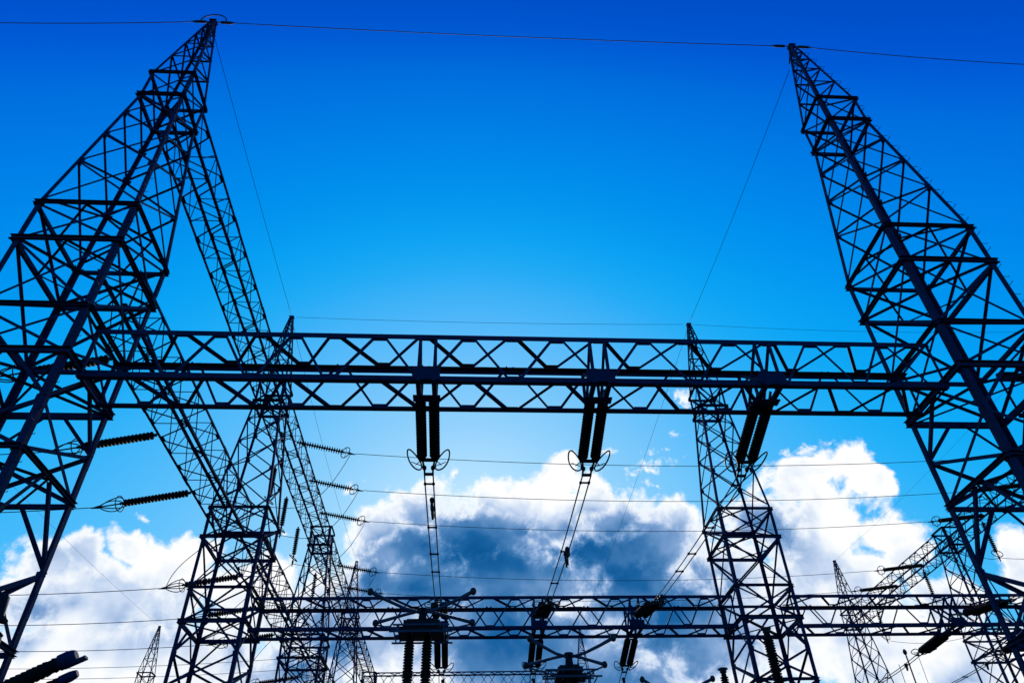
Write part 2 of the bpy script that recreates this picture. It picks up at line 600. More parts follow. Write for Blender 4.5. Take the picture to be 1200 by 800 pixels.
# ---------------------------------------------------------------- lattice beams
def make_beam(name, label, p0, p1, zt, zb, half, nodes, chord=0.18, web=0.095, group='lattice beams between the towers'):
    """box truss along p0-p1; nodes: distances of panel points along it"""
    p0, p1 = V(p0), V(p1)
    ax = (p1 - p0).normalized()
    ln = (p1 - p0).length
    sd_ = V((-ax.y, ax.x, 0))          # to the far / left side
    t = thing(name, label, 'lattice beam', p0, group)
    P = lambda d, s, z: ax * d + sd_ * (s * half) + V((0, 0, z))
    th = 0.018
    for s, z in ((-1, zt), (-1, zb), (1, zt), (1, zb)):
        m = MB()
        up = V((0, 0, -1)) if z == zt else V((0, 0, 1))
        dz = V((0, 0, -0.12 if s > 0 and z == zt and half > 0.81 and chord > 0.15 else 0))
        m.angle(P(0, s, z) + dz, P(ln, s, z) + dz, sd_ * -s, up, chord, th)
        # splice plates
        for d in (ln * 0.33, ln * 0.67):
            m.box(P(d, s, z) + sd_ * (s * 0.009) + up * (chord / 2), [abs(ax[i]) * 0.45 + abs(sd_[i]) * 0.007 + (0.07 if i == 2 else 0) for i in range(3)])
        m.build('chord', STEEL, t)
    w2 = web
    sides = [((-1, zt), (-1, zb), -sd_, 0, web * 0.85), ((-1, zt), (1, zt), V((0, 0, 1)), 1, web * 1.15),
             ((-1, zb), (1, zb), V((0, 0, -1)), 0, web * 1.15), ((1, zt), (1, zb), sd_, 1, web * 0.8)]
    for (s0, z0), (s1, z1), nn, ph, w in sides:
        m = MB()
        for i in range(len(nodes) - 1):
            a = (i + ph) % 2 == 0
            d0, d1 = nodes[i], nodes[i + 1]
            ins = 0.10
            q0 = P(d0 + 0.09, s0 if a else s1, z0 if a else z1)
            q1 = P(d1 - 0.09, s1 if a else s0, z1 if a else z0)
            m.brace(q0, q1, nn, w, 0.009, -th - 0.003, 1 if a else -1)
        for d in (0.06, ln - 0.06):
            m.brace(P(d, s0, z0), P(d, s1, z1), nn, 0.10, 0.010, -th - 0.016)
        if chord < 0.15:
            for d in nodes[2:-1:2]:
                m.brace(P(d, s0, z0), P(d, s1, z1), nn, 0.055, 0.007, -th - 0.016)
        for i, d in enumerate(nodes):
            a = (i + ph) % 2 == 0
            q = P(d, s0 if a else s1, z0 if a else z1)
            o = P(d, s1 if a else s0, z1 if a else z0)
            dr = (o - q).normalized()
            q = q + dr * (chord * 0.85) - V(nn) * (th + 0.03)
            m.box(q, [abs(ax[k]) * 0.20 + abs(dr[k]) * 0.09 + abs(V(nn)[k]) * 0.004 for k in range(3)])
        m.build('web_bracing', STEEL, t)
    return t


def row_nodes(x0, x1, first, pitch=1.40):
    k = math.ceil((x0 + 0.3 - first) / pitch)
    out = []
    while first + k * pitch < x1 - 0.2:
        out.append((first + k * pitch - x0, k))
        k += 1
    if out[0][1] % 2:
        out = out[1:]
    return [d for d, _ in out]


HB = 0.82
x0, x1 = XA + 1.65, XB - 1.65
seq = [-11.3, -10.1, -8.9, -7.7, -6.5, -5.4, -4.2, -2.8, -1.4, 0, 1.4, 2.8, 4.2, 5.6, 7.0, 8.4, 9.8, 11.1, 12.3, 13.5, 14.7]
# panel points with even index carry the front-face top nodes
seqA = [d - x0 for d in seq]
make_beam('lattice_beam', 'biggest lattice beam crossing the whole picture between the two near towers', (x0, Y1, 0), (x1, Y1, 0), 16.47, 14.66, HB, seqA[1:])
make_beam('lattice_beam', 'end of the near lattice beam running out of frame right of the big right tower', (XB + 1.65, Y1, 0), (XD - 1.65, Y1, 0), 16.47, 14.66, HB,
          row_nodes(XB + 1.65, XD - 1.65, 30.0))
make_beam('lattice_beam', 'second long lattice beam low in the picture between the second left and right towers', (x0, Y2, 0), (x1, Y2, 0), 16.47, 14.66, HB, seqA[1:])
make_beam('lattice_beam', 'second row lattice beam right of the second right tower, passing behind the big tower legs', (XB + 1.65, Y2, 0), (XD - 1.65, Y2, 0), 16.47, 14.66, HB,
          row_nodes(XB + 1.65, XD - 1.65, 30.0))
make_beam('lattice_beam', 'farthest thin lattice beam along the bottom edge left of centre', (XA + 0.9, Y5 + 1.0, 0), (XB - 0.3, Y5 + 1.0, 0), 31.2, 29.4, 0.8,
          [1.4 * k + 0.3 for k in range(21)], 0.17, 0.09)


def depth_beam(x, ya, yb, zt, zb, label, half=0.82, inset=0.9, p=1.25):
    ya += inset
    yb -= inset
    ln = yb - ya
    k = int(ln / p)
    make_beam('lattice_beam', label, (x, ya, 0), (x, yb, 0), zt, zb, half, [ln / k * i for i in range(k + 1)], 0.12, 0.068)


depth_beam(XA, Y1, Y2, ZU1, ZU2, 'high lattice beam dropping steeply from the near left tower to the second left tower')
depth_beam(XA, Y2, Y3, ZU1, ZU2, 'high lattice beam with three strain strings behind the second left tower')
depth_beam(XA, Y3, Y4, ZU1, ZU2, 'high lattice beam behind the flat topped left column')
depth_beam(XA, Y4, Y5 + 1, ZU1, ZU2, 'farthest high lattice beam on the left, behind the small spiked tower')
depth_beam(XA, Y1, Y2, ZB1, ZB2, 'lower lattice beam slanting down from the near left tower, with strings on its left side', inset=1.65)
depth_beam(XA, Y2, Y3, ZB1, ZB2, 'lower lattice beam between the second left tower and the flat topped left column', inset=1.65)
depth_beam(XA, Y3, Y4, ZB1, ZB2, 'lower lattice beam behind the flat topped left column', inset=1.65)
depth_beam(XD, Y2, Y3, ZU1, ZU2, 'high lattice beam entering from the right edge behind the big right tower')
depth_beam(XD, Y3, Y4, ZU1, ZU2, 'raked looking high lattice beam before white cloud at lower right')


# ---------------------------------------------------------------- wires and insulators
def cat_pts(a, b, sag, n=24):
    a, b = V(a), V(b)
    return [a + (b - a) * (i / n) - V((0, 0, 4 * sag * (i / n) * (1 - i / n))) for i in range(n + 1)]


def wire(name, label, cat, a, b, sag, r, group=None, n=28):
    m = MB()
    m.tube(cat_pts(a, b, sag, n), r, 6)
    return tag(m.build(name, WIRE), label, cat, group)


def shed_prof(ln, ncap, r_shed, r_core, pitch):
    pr = [(0, r_core * 0.9), (ncap, r_core * 1.15), (ncap + 0.005, r_core)]
    d = ncap + 0.02
    while d + pitch < ln - ncap:
        pr += [(d, r_core), (d + pitch * 0.18, r_shed), (d + pitch * 0.42, r_shed * 0.97), (d + pitch * 0.62, r_core * 1.1), (d + pitch * 0.95, r_core)]
        d += pitch
    pr += [(ln - ncap, r_core), (ln - ncap + 0.005, r_core * 1.15), (ln, r_core * 0.9)]
    return pr


def racket(m, c, along, out, ln, wd, r=0.016, n=22):
    """an egg-shaped grading loop in the plane along/out"""
    pts = []
    for i in range(n):
        a = 2 * math.pi * i / n
        pts.append(c + along * (math.cos(a) * ln / 2) + out * (math.sin(a) * wd / 2 * (1 + 0.25 * math.cos(a))))
    m.tube(pts, r, 6, True)


def single_string(label, a, b, name='insulator_string', group=None, style='cage', r=0.19, sheds=0.175, link=0.12):
    """disc string from the steel at a to its line end at b"""
    a, b = V(a), V(b)
    d = (b - a).normalized()
    ln = (b - a).length
    t = thing(name, label, 'insulator string', a, group)
    z = V((0, 0, 0))
    tail = 1.15 if style == 'cage' else 0.45
    m = MB()
    m.tube([z, d * (link + 0.03)], 0.03, 6)
    m.box(d * 0.06, (0.06, 0.04, 0.06))
    m.build('hanger_link', HARD, t)
    m = MB()
    m.lathe(d * link, d, shed_prof(ln - link - tail, 0.04, r, 0.06, sheds), 14)
    m.build('disc_stack', PORC, t)
    side = d.cross(V((0, 0, 1)))
    if side.length < 0.2:
        side = V((1, 0, 0))
    side.normalize()
    up = side.cross(d)
    c = d * (ln - tail)
    m = MB()
    if style == 'cage':
        # egg-shaped loops opening round the last discs and closing at the clamp
        for q in (up, side):
            pts = []
            for i in range(26):
                an = 2 * math.pi * i / 26
                x = math.cos(an)
                pts.append(c + d * (0.42 - 0.62 * x) + q * (math.sin(an) * 0.36 * (1 + 0.45 * x)))
            m.tube(pts, 0.028, 6, True)
        pts = [c + (side * math.cos(q) + up * math.sin(q)) * 0.40 for q in [2 * math.pi * i / 20 for i in range(20)]]
        m.tube(pts, 0.024, 6, True)
    else:
        pts = [c + d * 0.06 + ((side * 0.8 + d * 0.6) * math.cos(q) + up * math.sin(q)) * 0.42 for q in [2 * math.pi * i / 22 for i in range(22)]]
        m.tube(pts, 0.032, 6, True)
        for q in (0, math.pi / 2, math.pi, math.pi * 1.5):
            m.tube([c + d * 0.1, c + d * 0.06 + ((side * 0.8 + d * 0.6) * math.cos(q) + up * math.sin(q)) * 0.42], 0.018, 5)
    m.build('grading_ring', HARD, t)
    m = MB()
    m.tube([d * (ln - tail - 0.02), d * (ln - 0.1)], 0.035, 8)
    m.tube([d * (ln - 0.22), d * (ln - 0.1), d * ln, d * (ln + 0.35)], [0.05, 0.085, 0.075, 0.022], 8)
    m.build('line_clamp', HARD, t)
    return t


G_L = 'strain insulators on the left of the lower beam'
left_lab = ['highest strain string on the left, seen between the near tower legs', 'second strain string from the top left, crossing a tower leg against blue sky',
            'third strain string from the top left, clear of the towers in blue sky', 'strain string seen through the second left tower with white cloud behind it',
            'strain string just below the twin frames of the second left tower', 'lower strain string half hidden in the second left tower bracing',
            'lowest left strain string near the bottom edge among tower legs']
left_y = [22.9, 28.4, 33.8, 44.6, 50.0, 55.6, 66.5]
right_y = [44.7, 50.2, 55.6, 66.4, 71.8]
wl = ['highest thin line wire leaving the left edge', 'second line wire from the top at the left edge', 'third line wire, in blue sky above the left cloud',
      'topmost line wire across the left white cloud', 'second line wire across the left white cloud', 'third line wire across the left white cloud', 'lowest faint line wire across the left white cloud']
for i, y in enumerate(left_y):
    a = V((XA - 0.84, y, ZB2))
    b = a + V((-4.75, 0.80, -0.42))
    single_string(left_lab[i], a, b, group='strain strings on the lower left beam')
    wire('line_wire', wl[i], 'wire', b + V((-0.3, 0.05, 0)), (XW + 0.9, y + 2.3, ZB2), 0.35, 0.022, 'line wires running to the left')
# faint lines further back
for y, lb in ((61.3, 'faint line wire low across the white cloud, second from the bottom left'), (64.2, 'faint line wire very low across the white cloud at bottom left')):
    wire('line_wire', lb, 'wire', (XA - 0.9, y, ZB2), (XW, y + 1.5, ZB2), 0.35, 0.018, 'line wires running to the left')
wire('line_wire', 'lowest of all the thin wires at the bottom left corner', 'wire', (XA - 0.9, 72.0, ZB2), (XW, 74.5, ZB2), 0.35, 0.022, 'line wires running to the left')

right_lab = ['top strain string right of the second left tower', 'second strain string right of the second left tower', 'third strain string right of the second left tower, at the cloud edge',
             'upper strain string beside the small spiked far left tower', 'lower strain string beside the small spiked far left tower']
far_lab = ['strain string hidden among the big right tower legs, uppermost', 'strain string below it beside the big right tower leg', 'strain string just left of the big right tower leg before white cloud',
           'upper strain string over the raked far right beam', 'lower strain string over the raked far right beam']
span_lab = ['top span wire across the centre sky', 'second span wire across the centre sky', 'third span wire, over the dark cloud top', 'span wire low across the dark cloud', 'lowest span wire just above the second long beam']
ends = []
for i, y in enumerate(right_y):
    a = V((XA + 1.0, y, ZU2 - 0.02))
    b = a + V((3.7, 1.15, -0.22))
    single_string(right_lab[i], a, b, group='strain strings facing the centre', style='ring', r=0.215)
    a2 = V((XD - 1.0, y + 0.2, ZU2 - 0.02))
    b2 = a2 + V((-4.6, 0.65, -0.3))
    single_string(far_lab[i], a2, b2, group='strain strings facing the centre', style='ring', r=0.19, sheds=0.13)
    wire('line_wire', span_lab[i], 'wire', b + V((0.3, 0.0, 0)), b2 - V((0.3, 0, 0)), 0.9, 0.022, 'span wires across the centre')
    ends.append((b, b2))
vy = [48.1, 52.8, 58.2, 68.0, 74.2]
vlab = ['upper hanging string in the gap between second left tower and the beam', 'middle hanging string in the gap behind the second left tower', 'lower hanging string with a clear ring in the blue gap',
        'hanging string lost in the flat topped column', 'farthest hanging string behind the flat topped column']
for i, y in enumerate(vy):
    a = V((XA - 1.15, y, ZU2 - 0.05))
    b = a + V((0, 0.15, -3.1))
    single_string(vlab[i], a, b, 'suspension_insulator', 'hanging strings under the high left beam', 'ring', r=0.185)
    p0, p1 = ends[i][0], b + V((0, 0, -0.1))
    pts = []
    for k in range(25):
        q = k / 24
        pts.append(p0 + (p1 - p0) * q - V((0, 0, 4 * 2.3 * q * (1 - q) * (1.2 - 0.7 * q))))
    m = MB()
    m.tube(pts, 0.024, 6)
    lab = ['top jumper cable looping under the high left beam', 'second jumper cable looping under the high left beam', 'third jumper cable looping before the dark cloud edge',
           'fourth jumper cable, a short loop beside the far left spike', 'fifth jumper cable, the lowest loop by the far left spike'][i]
    tag(m.build('jumper_cable', WIRE), lab, 'cable', 'jumper loops on the left')
    c0 = V((XA - 0.84, left_y[i + 2] if i else 44.6, ZB2)) + V((-4.7, 0.75, -0.12)) if i < 4 else None
    if i < 4:
        yy = left_y[i + 3]
        p2 = V((XA - 5.5, yy + 0.80, ZB2 - 0.42))
        pts = []
        for k in range(25):
            q = k / 24
            pts.append(p1 + (p2 - p1) * q + V((-1.6 * math.sin(math.pi * q), 0, -0.7 * math.sin(math.pi * q))))
        m = MB()
        m.tube(pts, 0.024, 6)
        lab = ['down lead curving from hanging string to the string in the second left tower', 'down lead to the string below the twin tower frames',
               'down lead to the lower hidden string', 'down lead to the lowest left string'][i]
        tag(m.build('down_lead', WIRE), lab, 'cable', 'down leads on the left')
rv = [(57.2, 3.0, 'hanging string in blue sky under the right high beam, beside the big tower leg'), (67.9, 2.9, 'hanging string between the raked beam and second long beam at right'),
      (78.6, 2.9, 'farthest right hanging string showing its ring below the second long beam')]
for i, (y, ln_, lb) in enumerate(rv):
    a = V((XD - 0.6 + 0.2, y, ZU2 - 0.02 if i < 2 else ZU2 - 0.3))
    b = a + V((0, 0, -ln_ - 0.3))
    single_string(lb, a, b, 'suspension_insulator', 'hanging strings under the high right beam', 'ring', r=0.185)
    m = MB()
    p0, p1 = ends[i + 2][1], b
    m.tube([p0 + (p1 - p0) * (k / 20) - V((0, 0, 4 * 1.2 * (k / 20) * (1 - k / 20))) for k in range(21)], 0.022, 6)
    tag(m.build('jumper_cable', WIRE), ['jumper cable to the right hanging string in blue sky', 'jumper cable below the raked right beam', 'farthest right jumper cable'][i], 'cable', 'jumper loops on the right')
    m = MB()
    p2 = b + V((6.5, -6.0, -1.2))
    m.tube(cat_pts(b, p2, 0.6, 16), 0.02, 6)
    tag(m.build('down_lead', WIRE), ['lead running to the right edge from the blue sky hanging string', 'lead crossing the white cloud at right', 'farthest right lead under the second beam'][i], 'cable', 'down leads on the right')


# phase strings: twin long-rod strings, yoke, two racket rings
def phase_string(label, x, y0, sgn, z0, slope, ln, group, hanger=0.45, bulk=1.0):
    t = thing('twin_insulator', label, 'insulator set', (x, y0, z0), group)
    d = V((0, sgn * math.cos(R(slope)), -math.sin(R(slope))))
    sx = V((1, 0, 0))
    up = sx.cross(d)
    if up.z < 0:
        up = -up
    m = MB()
    for s in (-1, 1):
        m.bar(sx * (0.21 * s) + V((0, 0, 0.1)), sx * (0.21 * s) + d * hanger, 0.10, 0.05, sx)
    m.bar(sx * -0.27 + d * (hanger - 0.02), sx * 0.27 + d * (hanger - 0.02), 0.10, 0.04, up)
    m.build('hanger_link', HARD, t)
    for s in (-1, 1):
        m = MB()
        m.lathe(sx * (0.21 * s) + d * hanger, d, shed_prof(ln, 0.07, 0.176 * bulk, 0.105 * bulk, 0.118), 18)
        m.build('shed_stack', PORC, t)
    e = hanger + ln
    m = MB()
    m.bar(sx * -0.30 + d * (e + 0.03), sx * 0.30 + d * (e + 0.03), 0.12, 0.05, up)
    for s in (-1, 1):
        m.bar(sx * (0.20 * s) + d * (e + 0.03), sx * (0.14 * s) + d * (e + 0.42), 0.06, 0.05, up)
        m.lathe(sx * (0.14 * s) + d * (e + 0.28), d, [(0, 0.03), (0.05, 0.07), (0.14, 0.07), (0.2, 0.035), (0.45, 0.03)], 8)
    m.bar(sx * -0.17 + d * (e + 0.66), sx * 0.17 + d * (e + 0.66), 0.10, 0.05, up)
    m.build('yoke', HARD, t)
    for s in (-1, 1):
        m = MB()
        out = (sx * s * 0.85 + up * 0.3).normalized()
        al = (d * 0.86 + sx * (-s) * 0.3).normalized()
        c = d * (e + 0.02) + sx * (0.48 * s)
        racket(m, c, al, (out - al * out.dot(al)).normalized(), 0.95, 0.40, 0.026)
        m.tube([sx * (0.24 * s) + d * (e + 0.03), c + al * 0.25 + sx * s * 0.03], 0.015, 5)
        m.tube([sx * (0.17 * s) + d * (e + 0.32), c + al * 0.10 + sx * s * 0.12], 0.015, 5)
        m.build('grading_ring', HARD, t)
    return t, V((x, y0, z0)) + d * (e + 0.75)


def hanger_frame(x, y, ztop, zbot, label):
    """crosswise strut frame inside the beam that carries a phase string"""
    t = thing('hanger_frame', label, 'bracket', (x, y, 0), 'hanger frames inside the beams')
    for s in (-1, 1):
        m = MB()
        for yy in (-HB - 0.03, HB + 0.03):
            m.bar((s * 0.24, yy, zbot - 0.02), (s * 0.24, yy, ztop + 0.02), 0.10, 0.05, V((0, 1, 0)))
        m.bar((s * 0.24, -HB, zbot + 0.03), (s * 0.24, HB, ztop - 0.1), 0.09, 0.09)
        m.bar((s * 0.235, HB, zbot + 0.05), (s * 0.235, -HB, ztop - 0.12), 0.08, 0.08)
        m.bar((s * 0.24, -HB - 0.1, zbot - 0.09), (s * 0.24, HB + 0.1, zbot - 0.09), 0.14, 0.12)
        m.build('strut', STEEL, t)
    m = MB()
    m.box((0, -HB - 0.07, zbot + 0.12), (0.42, 0.012, 0.22))
    m.build('mounting_plate', STEEL, t)
    m = MB()
    m.box((0, 0.0, zbot - 0.17), (0.42, 0.16, 0.02))
    m.build('base_plate', STEEL, t)


PH = [-1.27, 4.08, 9.46]
PR = [27.8, 33.1, 38.4]
pos = ['left', 'middle', 'right']
G1 = 'twin insulators hanging from the near beam'
G2 = 'twin insulators on the second beam'
row1_end, near_end, far_end = [], [], []
for i, x in enumerate(PH):
    hanger_frame(x, Y1, 16.38, 14.76, '%s hanger frame inside the biggest lattice beam' % pos[i])
    _, e = phase_string('%s twin black insulator hanging below the biggest lattice beam' % ['leftmost, nearly vertical,', 'middle, slightly tilted,', 'right, most tilted,'][i],
                        x, Y1 - 0.1, 1, 14.84, 17.5, 2.55, G1, 0.30)
    row1_end.append(e)
allx = PH + PR
pl = ['left', 'middle', 'right', 'first', 'second', 'third']
for i, x in enumerate(allx):
    part = '' if i < 3 else ', right of the second right tower'
    hanger_frame(x, Y2, 16.38, 14.76, '%s hanger frame inside the second long beam%s' % (pl[i], part))
    _, e = phase_string('%s twin insulator facing us on the second beam%s' % (pl[i], part), x, Y2 - 0.9, -1, 15.15, 9, 2.9, G2, 1.1, 1.12)
    near_end.append(e)
    _, e = phase_string('%s twin insulator below the second beam%s' % (pl[i], part), x, Y2 + 0.75, 1, 14.7, 17 if i < 3 else 3, 2.45, G2, 0.25, 1.05)
    far_end.append(e)


def conductor_pair(label, a, b, sag, spacers, group, drops=(), half=0.145, r=0.024, n=30):
    t = thing('conductor_pair', label, 'conductor', a, group)
    a, b = V(a), V(b)
    ax = (b - a)
    side = V((ax.y, -ax.x, 0)).normalized()
    pts = [p - a for p in cat_pts(a, b, sag, n)]
    for s in (-1, 1):
        m = MB()
        m.tube([p + side * (half * s) for p in pts], r, 6)
        m.build('wire', WIRE, t)

    def at(q):
        return (b - a) * q - V((0, 0, 4 * sag * q * (1 - q)))
    for q in spacers:
        m = MB()
        p = at(q)
        m.bar(p - side * (half + 0.03), p + side * (half + 0.03), 0.06, 0.045)
        for s in (-1, 1):
            m.lathe(p + side * (half * s) - ax.normalized() * 0.09, ax, [(0, 0.03), (0.04, 0.05), (0.14, 0.05), (0.18, 0.03)], 8)
        m.build('spacer', HARD, t)
    for q, h in drops:
        m = MB()
        p = at(q)
        m.lathe(p - ax.normalized() * 0.12 + side * half * 0.4, ax, [(0, 0.04), (0.05, 0.09), (0.2, 0.09), (0.26, 0.04)], 8)
        m.tube([p + side * 0.05, p + side * 0.06 + V((0, 0.02, -h * 0.5)), p + side * 0.08 + V((0, 0.06, -h))], [0.05, 0.06, 0.04], 8)
        m.tube([p + side * half, p + side * 0.15 + V((0, 0.1, -h * 0.8))], 0.03, 6)
        m.build('drop_clamp', HARD, t)
    return t


GC = 'twin conductors between the two long beams'
for i in range(3):
    conductor_pair(['left twin conductor dropping below the leftmost hanging insulator', 'middle twin conductor crossing the dark cloud', 'right twin conductor slanting behind the second right tower'][i],
                   row1_end[i], near_end[i], 0.16, (0.04, 0.3, 0.5, 0.66, 0.98) if i != 1 else (0.03, 0.48, 0.78, 0.97), GC,
                   [((0.13, 0.45), (0.18, 0.4)), ((0.50, 0.55), (0.46, 0.35)), ((0.97, 0.5), (0.94, 0.4))][i])
for i in range(3):
    e = near_end[3 + i]
    conductor_pair(['first', 'second', 'third'][i] + ' twin conductor reaching the second beam right of its tower', e, (PR[i] + 0.3, Y1 + 3.6, 13.9), 0.2, (0.2, 0.5, 0.8), GC)
GF = 'twin conductors leaving the second beam'
for i, x in enumerate(allx):
    part = '' if i < 3 else ', right of the second right tower'
    conductor_pair('%s twin conductor running away beyond the second beam%s' % (pl[i], part), far_end[i], (x, 58.5, 12.0 if i < 3 else 15.0), 0.35, (0.1, 0.3, 0.6), GF,
                   ((0.05, 0.45), (0.33, 0.4)) if i < 3 else ((0.12, 0.3),))
# down droppers near the right twin insulator
for k, (dx, dy, r_, lb) in enumerate(((-0.55, 0.25, 0.045, 'thick straight dropper rod below the first right twin insulator'), (-0.35, 1.7, 0.02, 'thin dropper wire left of the thick dropper rod'),
                                      (0.25, 0.3, 0.016, 'thin dropper wire right of the thick dropper rod'))):
    p = V(far_end[3]) + V((dx, dy, 0.15 if k == 0 else 0))
    m = MB()
    m.tube([p, p + V((0.05, 0.1, -4)), p + V((0.1, 0.1, -9.5))], r_, 8)
    if k == 0:
        m.lathe(p + V((0, 0, 0.0)), (0, 0, 1), [(0, 0.05), (0.08, 0.11), (0.22, 0.12), (0.34, 0.04)], 10)
    tag(m.build('dropper', WIRE), lb, 'cable', 'droppers from the first right twin insulator')


# ground wires between the peaks
def peak(x, y):
    return V((x, y, ZTOP + 0.03))


GW = 'ground wires between tower peaks'
pA, pB, pC, pD = peak(XA, Y1), peak(XB, Y1), peak(XA, Y2), peak(XB, Y2)
pE, pF, pG, pH = peak(XA, Y4), peak(XD, Y4), peak(XW, Y5), peak(XB + 0.6, Y5 + 3)
ex = V((0.75, 0, 0))
wire('ground_wire', 'long ground wire across the top of the sky between the two big tower peaks', 'wire', pA + ex, pB - ex * 1.1, 0.20, 0.020, GW)
wire('ground_wire', 'ground wire leaving the left peak to the upper left edge', 'wire', peak(XW, Y1) + ex, pA - ex, 1.1, 0.020, GW)
wire('ground_wire', 'ground wire leaving the right peak to the upper right edge', 'wire', pB + ex, peak(XD, Y1) - ex, 0.9, 0.020, GW)
wire('ground_wire', 'thin ground wire just above the big beam between the two second peaks', 'wire', pC + ex * 0.4, pD - ex * 0.6, 0.2, 0.013, GW)
wire('ground_wire', 'faint ground wire right of the second right peak', 'wire', pD + ex * 0.4, peak(XD, Y2), 0.4, 0.012, GW)
wire('ground_wire', 'ground wire falling from the left peak to the second left spike', 'wire', pA + V((0.1, 0.5, -0.7)), pC - V((0, 0.3, 0)), 0.10, 0.014, GW)
wire('ground_wire', 'ground wire falling from the right peak to the second right spike', 'wire', pB + V((-0.1, 0.8, -1.0)), pD - V((0, 0.3, 0)), 0.25, 0.014, GW)
wire('ground_wire', 'faint ground wire from the second left spike down to the far left spike', 'wire', pC + V((0, 0.3, -0.1)), pE, 0.8, 0.013, GW)
wire('ground_wire', 'faint ground wire from the second right spike down toward the tiny distant tower', 'wire', pD + V((0, 0.3, -0.1)), pH, 0.8, 0.013, GW)
wire('ground_wire', 'faint ground wire slanting to the small distant tower at lower left', 'wire', peak(XW, Y1) + V((0, 0.3, -0.1)), pG, 1.2, 0.011, GW)
wire('ground_wire', 'faint ground wire slanting to the far right white backed spike', 'wire', peak(XD, Y2), pF, 0.6, 0.008, GW)
# dead-end fittings at the peaks
for (p, lb, loop, dirs) in ((pA, 'dead end fitting with an arched jumper loop on the left peak', True, (-1, 1)), (pB, 'dead end fitting of the right peak', False, (-1, 1))):
    t = thing('dead_end_fitting', lb, 'fitting', p, 'dead end fittings on the big peaks')
    for s in dirs:
        m = MB()
        m.tube([V((s * 0.12, 0, 0)), V((s * 0.42, 0, 0))], 0.03, 6)
        m.lathe(V((s * 0.35, 0, 0)), (s, 0, -0.02), [(0, 0.04), (0.05, 0.075), (0.5, 0.07), (0.75, 0.02)], 8)
        m.build('clamp', HARD, t)
    if loop:
        m = MB()
        m.tube([V((math.cos(math.pi * k / 16) * 0.62, -0.05, 0.05 + math.sin(math.pi * k / 16) * 0.62)) for k in range(17)], 0.032, 6)
        m.build('jumper_loop', WIRE, t)
    m = MB()
    m.tube([V((-0.05, 0.1, -0.1)), V((0.02 if loop else -0.1, 0.6, -0.75))], [0.05, 0.03], 6)
    m.build('tension_clamp', HARD, t)
    m = MB()
    m.box((0, 0, -0.05), (0.14, 0.12, 0.10))
    m.build('head_plate', STEEL, t)


# ---------------------------------------------------------------- switchgear standing in the yard
def post_profile(ln, r=0.17, rc=0.10, pitch=0.088):
    return shed_prof(ln, 0.09, r, rc, pitch)


def switchgear(label, cx, cy, z, sp, dp, k=1.0):
    t = thing('breaker_head', label, 'switchgear', (cx, cy, 0), 'switchgear heads with crossed arms')
    m = MB()
    m.box((0, 0, z - 0.84), (0.74 * k, 0.44 * k, 0.10 * k))
    m.box((0, 0, z - 0.61), (0.60 * k, 0.36 * k, 0.11 * k))
    m.box((-0.30 * k, 0, z - 0.61 + 0.11 * k + 0.036), (0.20 * k, 0.24 * k, 0.035))
    m.box((0.28 * k, 0, z - 0.61 + 0.11 * k + 0.046), (0.18 * k, 0.24 * k, 0.045))
    m.lathe((0, 0, z - 0.52), (0, 0, 1), [(0, 0.16), (0.25, 0.13), (0.42, 0.10), (0.44, 0.16), (0.50, 0.16)], 12)
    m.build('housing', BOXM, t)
    m = MB()
    for zz, rx, ry in ((z - 0.95, 1.02, 0.60), (z - 0.72, 0.92, 0.54)):
        for sy in (-1, 1):
            m.tube([V((-rx, sy * ry, zz)), V((rx, sy * ry, zz))], 0.032, 7)
        for q in (-0.85, -0.3, 0.3, 0.85):
            m.tube([V((q * rx, -ry, zz)), V((q * rx, ry, zz))], 0.025, 6)
    for sx in (-1, 1):
        for sy in (-1, 1):
            m.tube([V((sx * 0.75, sy * 0.60, z - 0.95)), V((sx * 0.72, sy * 0.54, z - 0.72))], 0.025, 6)
    m.build('frame_rails', ALU, t)
    for sx in (-1, 1):
        for sy in (-1, 1):
            m = MB()
            zo = z - 0.12 + 0.05 * sy
            e = V((sx * sp, sy * dp, z + (0.16 if sy < 0 else -0.12)))
            pts = [V((-sx * 0.10, -sy * 0.08, zo)), V((sx * sp * 0.35, sy * dp * 0.34, zo + (e.z - zo) * 0.12)), V((sx * sp * 0.7, sy * dp * 0.70, zo + (e.z - zo) * 0.55)), e]
            m.tube(pts, [0.055, 0.052, 0.058, 0.066], 10)
            if sy > 0:
                m.tube([V((sx * 0.5, sy * 0.35, z - 0.66)), e - V((0, 0, 0.05))], 0.032, 8)
            arm = m.build('contact_arm', ALU, t)
            b = MB()
            b.lathe(e - V((0, 0, 0.12)), (0, 0, 1), [(0, 0.03), (0.03, 0.08), (0.09, 0.105), (0.15, 0.105), (0.21, 0.08), (0.24, 0.03)], 12)
            b.build('end_ball', HARD, arm)
    for sx in (-1, 1):
        m = MB()
        m.lathe((sx * 0.29 * k - 0.10 * k, 0.10, 3.0), (0, 0, 1), post_profile(z - 0.84 - 0.10 * k - 0.003 - 3.0), 16)
        m.build('post_insulator', PORC, t)
    m = MB()
    for sx in (-1, 1):
        for sy in (-1, 1):
            m.angle((sx * 0.6, sy * 0.5, 0.0), (sx * 0.45, sy * 0.4, 2.94), V((-sx, 0, 0)), V((0, -sy, 0)), 0.12, 0.012)
    m.box((0, 0, 2.97), (0.6, 0.5, 0.028))
    m.build('stand', STEEL, t)


switchgear('largest switchgear head with crossed arms, in front of the second beam left of centre', -1.40, 24.6, 10.4, 1.68, 1.08)
switchgear('smaller switchgear head with crossed arms below the middle of the second beam', 3.72, 26.55, 9.5, 1.45, 1.05, 0.72)
switchgear('switchgear head mostly below the bottom edge, two arm tips showing near the right post', 8.5, 31.0, 9.35, 1.42, 0.9, 0.72)


